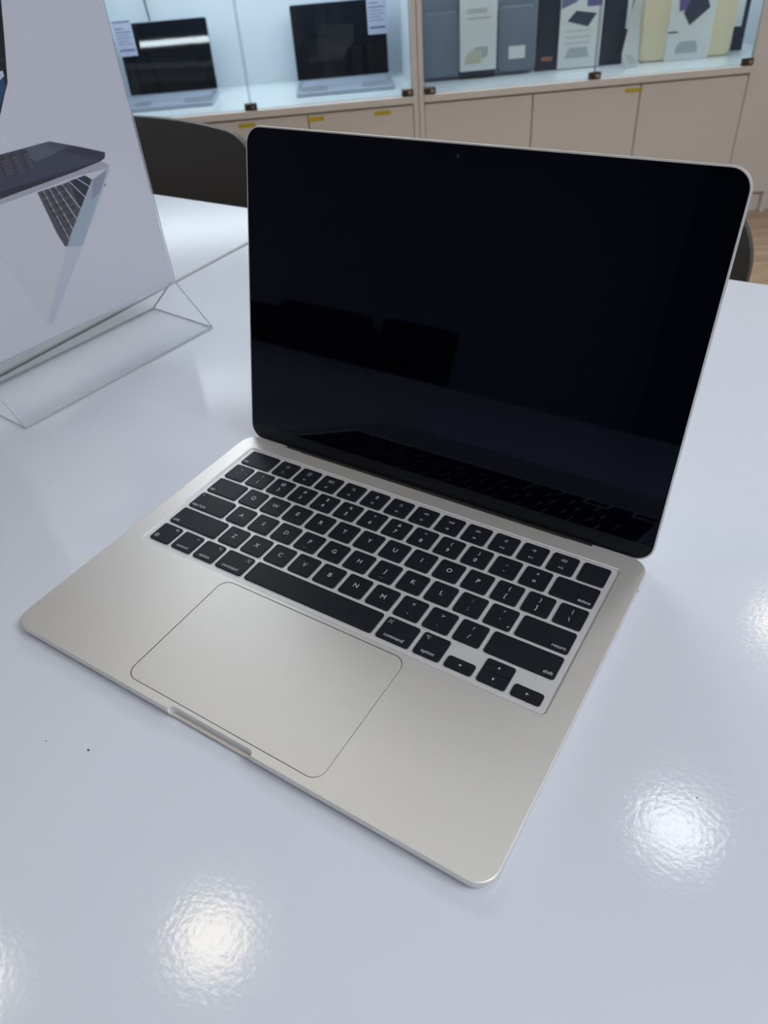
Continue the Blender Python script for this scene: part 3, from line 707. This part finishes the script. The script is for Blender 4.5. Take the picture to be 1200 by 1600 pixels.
# ---- display laptops inside the left cabinet
M['lap_far'] = mat('silver_laptop', (0.42, 0.50, 0.60), 0.35, 0.5)
M['scr_far'] = mat('dark_screen', (0.008, 0.010, 0.014), 0.015, ior=1.6)
M['card'] = mat('price_card', (0.50, 0.56, 0.72), 0.5)
M['card_ink'] = mat('price_card_ink', (0.16, 0.19, 0.32), 0.6)
M['kb_far'] = mat('grey_keys', (0.30, 0.36, 0.45), 0.5)
def far_laptop(sL, sR, ob, tilt, base_d, hgt, label, rz=0.0):
    wd = (sR - sL) / 1000
    t = cab_thing('display_laptop', label, 'laptop', (sL + sR) / 2, ob, ZL + .0025, rz, 'laptops in the glass cabinet')
    b_ = MB(); b_.loft([ring(-wd / 2, wd / 2, -base_d, 0, .010, 0), ring(-wd / 2, wd / 2, -base_d, 0, .010, .013), ring(-wd / 2 + .001, wd / 2 - .001, -base_d + .001, -.001, .010, .014)], M['lap_far'], True, True)
    b_.build('base', t)
    k_ = MB(); k_.box((-wd / 2 + .02, -base_d * .55, .014), (wd / 2 - .02, -.025, .0146), M['kb_far']); k_.build('keyboard', t)
    k_ = MB(); k_.box((-wd * .18, -base_d + .008, .014), (wd * .18, -base_d * .60, .0144), M['kb_far']); k_.build('trackpad', t)
    def tf(v): x, s, w_ = v; return (x, -.004 + s * math.sin(tilt) - w_ * math.cos(tilt), .014 + s * math.cos(tilt) + w_ * math.sin(tilt))
    l_ = MB(); l_.loft([ring(-wd / 2, wd / 2, 0, hgt, .008, -.006), ring(-wd / 2, wd / 2, 0, hgt, .008, 0)], M['lap_far']); ld = l_.build('lid', t, tf=tf)
    l_ = MB(); l_.loft([ring(-wd / 2 + .003, wd / 2 - .003, .004, hgt - .003, .006, 0), ring(-wd / 2 + .003, wd / 2 - .003, .004, hgt - .003, .006, .0008)], M['scr_far']); l_.build('screen', ld, tf=tf)
    return t, tf
def price_card(s, o, z, w_, h_, label, rz=0.0, lean=0.1):
    t = thing('price_card', label, 'label', tuple(cp(s, o, z)), CA + rz, 'white price cards'); t.rotation_euler = (-lean, 0, CA + rz)
    a = MB(); a.box((-w_ / 2, -.001, 0), (w_ / 2, 0, h_), M['card']); a.build('card', t)
    a = MB()
    for k, (x0, x1, z0, z1) in enumerate(((.05, .95, .93, .97), (.1, .55, .76, .79), (.1, .9, .66, .69), (.1, .8, .58, .60), (.1, .9, .50, .52), (.1, .7, .42, .44), (.1, .85, .34, .36), (.1, .9, .14, .2))):
        a.box((-w_ / 2 + x0 * w_, -.0013, z0 * h_), (-w_ / 2 + x1 * w_, -.001, z1 * h_), M['card_ink'])
    a.build('printed_lines', t); return t
far_laptop(-2403, -2068, 345, .10, .225, .232, 'open silver laptop with a lit strip on its screen, left in the cabinet')
far_laptop(-1765, -1412, 345, .10, .225, .243, 'open silver laptop in the cabinet left of the middle upright')
price_card(-2367, 324, ZL + .150, .068, .112, 'white price card at the upper left corner of the left display laptop', 0, -.05)
price_card(-1448, 324, ZL + .150, .072, .125, 'white price card at the upper right corner of the right display laptop', 0, -.05)
M['cord'] = mat('green_cord', (0.05, 0.10, 0.09), 0.6)
a = MB(); a.tube([(0, 0, .235), (-.006, .01, .30), (-.016, .015, .45)], .003, M['cord'], 8); o_ = a.build('cable'); o_.location = cp(-2283, 425, ZL); o_.rotation_euler = (0, 0, CA); tag(o_, 'dark cable rising behind the left display laptop', 'cable')

# ---- goods inside the right cabinet
def boxy(name, label, cat, s0, s1, ob, dep, h, m, r=.02, rz=0.0, part='body', lean=0.0, group=None):
    t = cab_thing(name, label, cat, (s0 + s1) / 2, ob, ZL + .0025, rz, group); wd = (s1 - s0) / 1000
    if lean: t.rotation_euler = (-lean, 0, CA + rz)
    q = MB(); e = min(r * .35, dep * .3)
    # outline in x,z extruded in y
    def o_(i): return rr(-wd / 2 + i, wd / 2 - i, i, h - i, r, 5)
    q.loft([[(x, y_, z) for x, z in o_(i)] for y_, i in ((0, e), (e, 0), (dep - e, 0), (dep, e))], m); q.build(part, t, smooth=True, auto=30)
    return t, wd
def face(t, name, x0, x1, z0, z1, m, y=-.0008, th=.0008):
    q = MB(); q.box((x0, y, z0), (x1, y + th, z1), m); return q.build(name, t)
def facepoly(t, name, pts, m, y):
    q = MB(); q.loft([[(x, yy, z) for x, z in pts] for yy in (y, y + .0006)], m); return q.build(name, t)
M['slate'] = noise_bump(mat('slate_fabric', (0.165, 0.205, 0.265), 0.85), 900, .3, .0005)
M['navy'] = mat('navy_card', (0.020, 0.028, 0.050), 0.5)
M['sand'] = noise_bump(mat('sand_fabric', (0.72, 0.66, 0.47), 0.8), 500, .3, .0005)
M['pw'] = mat('white_card', (0.70, 0.76, 0.76), 0.5)
M['pgrey'] = mat('print_grey', (0.42, 0.48, 0.50), 0.6)
M['pdark'] = mat('print_dark', (0.05, 0.065, 0.10), 0.5)
M['pviolet'] = mat('print_violet', (0.14, 0.12, 0.30), 0.5)
M['porange'] = mat('print_orange', (0.30, 0.14, 0.09), 0.5)
M['pcream'] = mat('print_cream', (0.55, 0.55, 0.45), 0.5)
M['pgreen'] = mat('print_green', (0.05, 0.35, 0.28), 0.5)
M['pblue'] = mat('print_blue', (0.10, 0.28, 0.60), 0.5)

t, wd = boxy('laptop_sleeve', 'slate grey laptop sleeve with a white paper band behind the glass', 'sleeve', -1318, -884, 190, .05, .30, M['slate'], .03)
for x0, x1 in ((-.198, -.065), (.072, .205)):
    q = MB(); q.loft([[(x, y_, z) for x, z in rr(x0 + i, x1 - i, .012 + i, .212 - i, .022, 5)] for y_, i in ((.001, 0), (-.008, .001), (-.010, .004))], M['slate']); q.build('pocket', t, smooth=True, auto=30)
q = MB(); q.box((-.066, -.020, .026), (.066, -.004, .31), M['pw'], .002); bd = q.build('paper_band', t)
face(bd, 'printed_square', -.012, .012, .245, .262, M['pdark'], -.0212)
for z in (.212, .204, .186): face(bd, 'printed_line', -.042, .042 if z < .2 else .03, z, z + .003, M['pgrey'], -.0212)
facepoly(bd, 'printed_shape', [(-.048, .048), (.010, .050), (.006, .090), (-.022, .092), (-.046, .074)], M['pcream'], -.0213)
facepoly(bd, 'printed_shadow', [(.010, .060), (.034, .072), (.034, .100), (-.014, .100), (-.012, .092), (.010, .090)], M['pgrey'], -.0212)
face(t, 'navy_strip', -.063, .063, .008, .0255, M['navy'], -.012, .012)
face(t, 'size_tag', .112, .172, .052, .092, M['pw'], -.0115)
t, wd = boxy('accessory_box', 'navy box with a white printed panel, between grey and sand sleeves', 'box', -880, -560, 205, .06, .31, M['navy'], .004)
q = MB(); q.box((-.083, -.012, .002), (.070, 0, .305), M['pw'], .001); bd = q.build('printed_panel', t)
facepoly(bd, 'printed_pad', [(-.058, .150), (.018, .130), (.046, .168), (-.028, .180)], M['pdark'], -.0128)
facepoly(bd, 'printed_grey_corner', [(-.082, .188), (-.082, .262), (.006, .262), (-.004, .232), (-.030, .206)], mat('print_bluegrey', (0.16, 0.18, 0.29), .5), -.0127)
facepoly(bd, 'printed_violet', [(.010, .190), (.058, .190), (.066, .215), (.034, .262), (.004, .240)], M['pviolet'], -.0129)
for z in (.118, .098, .08): face(bd, 'printed_line', -.062, .03, z, z + .003, M['pgrey'], -.0127)
facepoly(bd, 'printed_grey_shape', [(-.06, .035), (.03, .035), (.02, .068), (-.045, .068)], M['pgrey'], -.0127)
face(t, 'orange_mark', -.142, -.102, .031, .044, M['porange'])
t, wd = boxy('laptop_sleeve', 'sand coloured laptop sleeve with a white printed band', 'sleeve', -502, -165, 180, .05, .245, M['sand'], .022)
q = MB(); q.box((-.080, -.010, .000), (.082, 0, .250), M['pw'], .001); bd = q.build('paper_band', t)
facepoly(bd, 'printed_laptop', [(-.006, .108), (.060, .158), (.036, .205), (-.010, .190), (-.034, .148)], M['pdark'], -.0108)
facepoly(bd, 'printed_tilted_laptop', [(-.050, .152), (-.030, .156), (.018, .186), (.002, .236), (-.062, .226)], M['pviolet'], -.0107)
facepoly(bd, 'printed_grey_shape', [(-.044, .022), (.036, .022), (.036, .044), (.024, .060), (-.030, .060), (-.044, .044)], M['pgrey'], -.0107)
facepoly(bd, 'printed_fold', [(-.08, .088), (-.040, .088), (-.05, .093), (-.08, .093)], M['pdark'], -.0107)
t, wd = boxy('accessory_box', 'black and white box standing at the right end of the shelf', 'box', -188, -84, 262, .03, .24, M['navy'], .003)
face(t, 'white_panel', -.05, .033, .078, .238, M['pw'])
face(t, 'grey_mark', -.036, -.026, .05, .07, M['pgrey'])
t, wd = boxy('accessory_box', 'small white box with green and blue edge left of the sand sleeve', 'box', -572, -475, 275, .03, .235, M['pw'], .003)
face(t, 'dark_panel', -.030, .010, .012, .10, M['navy']); face(t, 'green_panel', .010, .035, .085, .105, M['pgreen']); face(t, 'blue_panel', .012, .035, .012, .085, M['pblue']); face(t, 'dark_window', .005, .030, .15, .19, M['navy'])
# slanted hang tag leaning at the navy box
q = MB()
q.loft([[(x, yy, z) for x, z in ((0.0, .045), (.024, .0025), (.062, .0025), (.058, .09), (.046, .215), (.026, .215))] for yy in (0, .002)], M['pw'])
o_ = q.build('price_tag'); o_.location = cp(-592, 118, ZL); o_.rotation_euler = (0, 0, CA); tag(o_, 'narrow white striped tag standing in front of the navy box edge', 'label')
for k_ in range(6):
    q = MB(); q.loft([[(x, yy, z) for x, z in ((.010 + .005 * k_, .045 - .0 * k_), (.012 + .005 * k_, .045), (.034 + .005 * k_, .015), (.032 + .005 * k_, .015))] for yy in (-.0006, 0)], M['pgrey']); p_ = q.build('printed_stripe', o_)

speck('crumb', 0.1020, -0.0344, .0011, 'dark crumb on the table in front of the laptop at the left')
speck('crumb', 0.0784, -0.0418, .0006, 'tiny pale crumb left of the dark crumb on the table')
speck('crumb', 0.3642, 0.0860, .0006, 'tiny crumb on the table right of the laptop beside the bright spot')
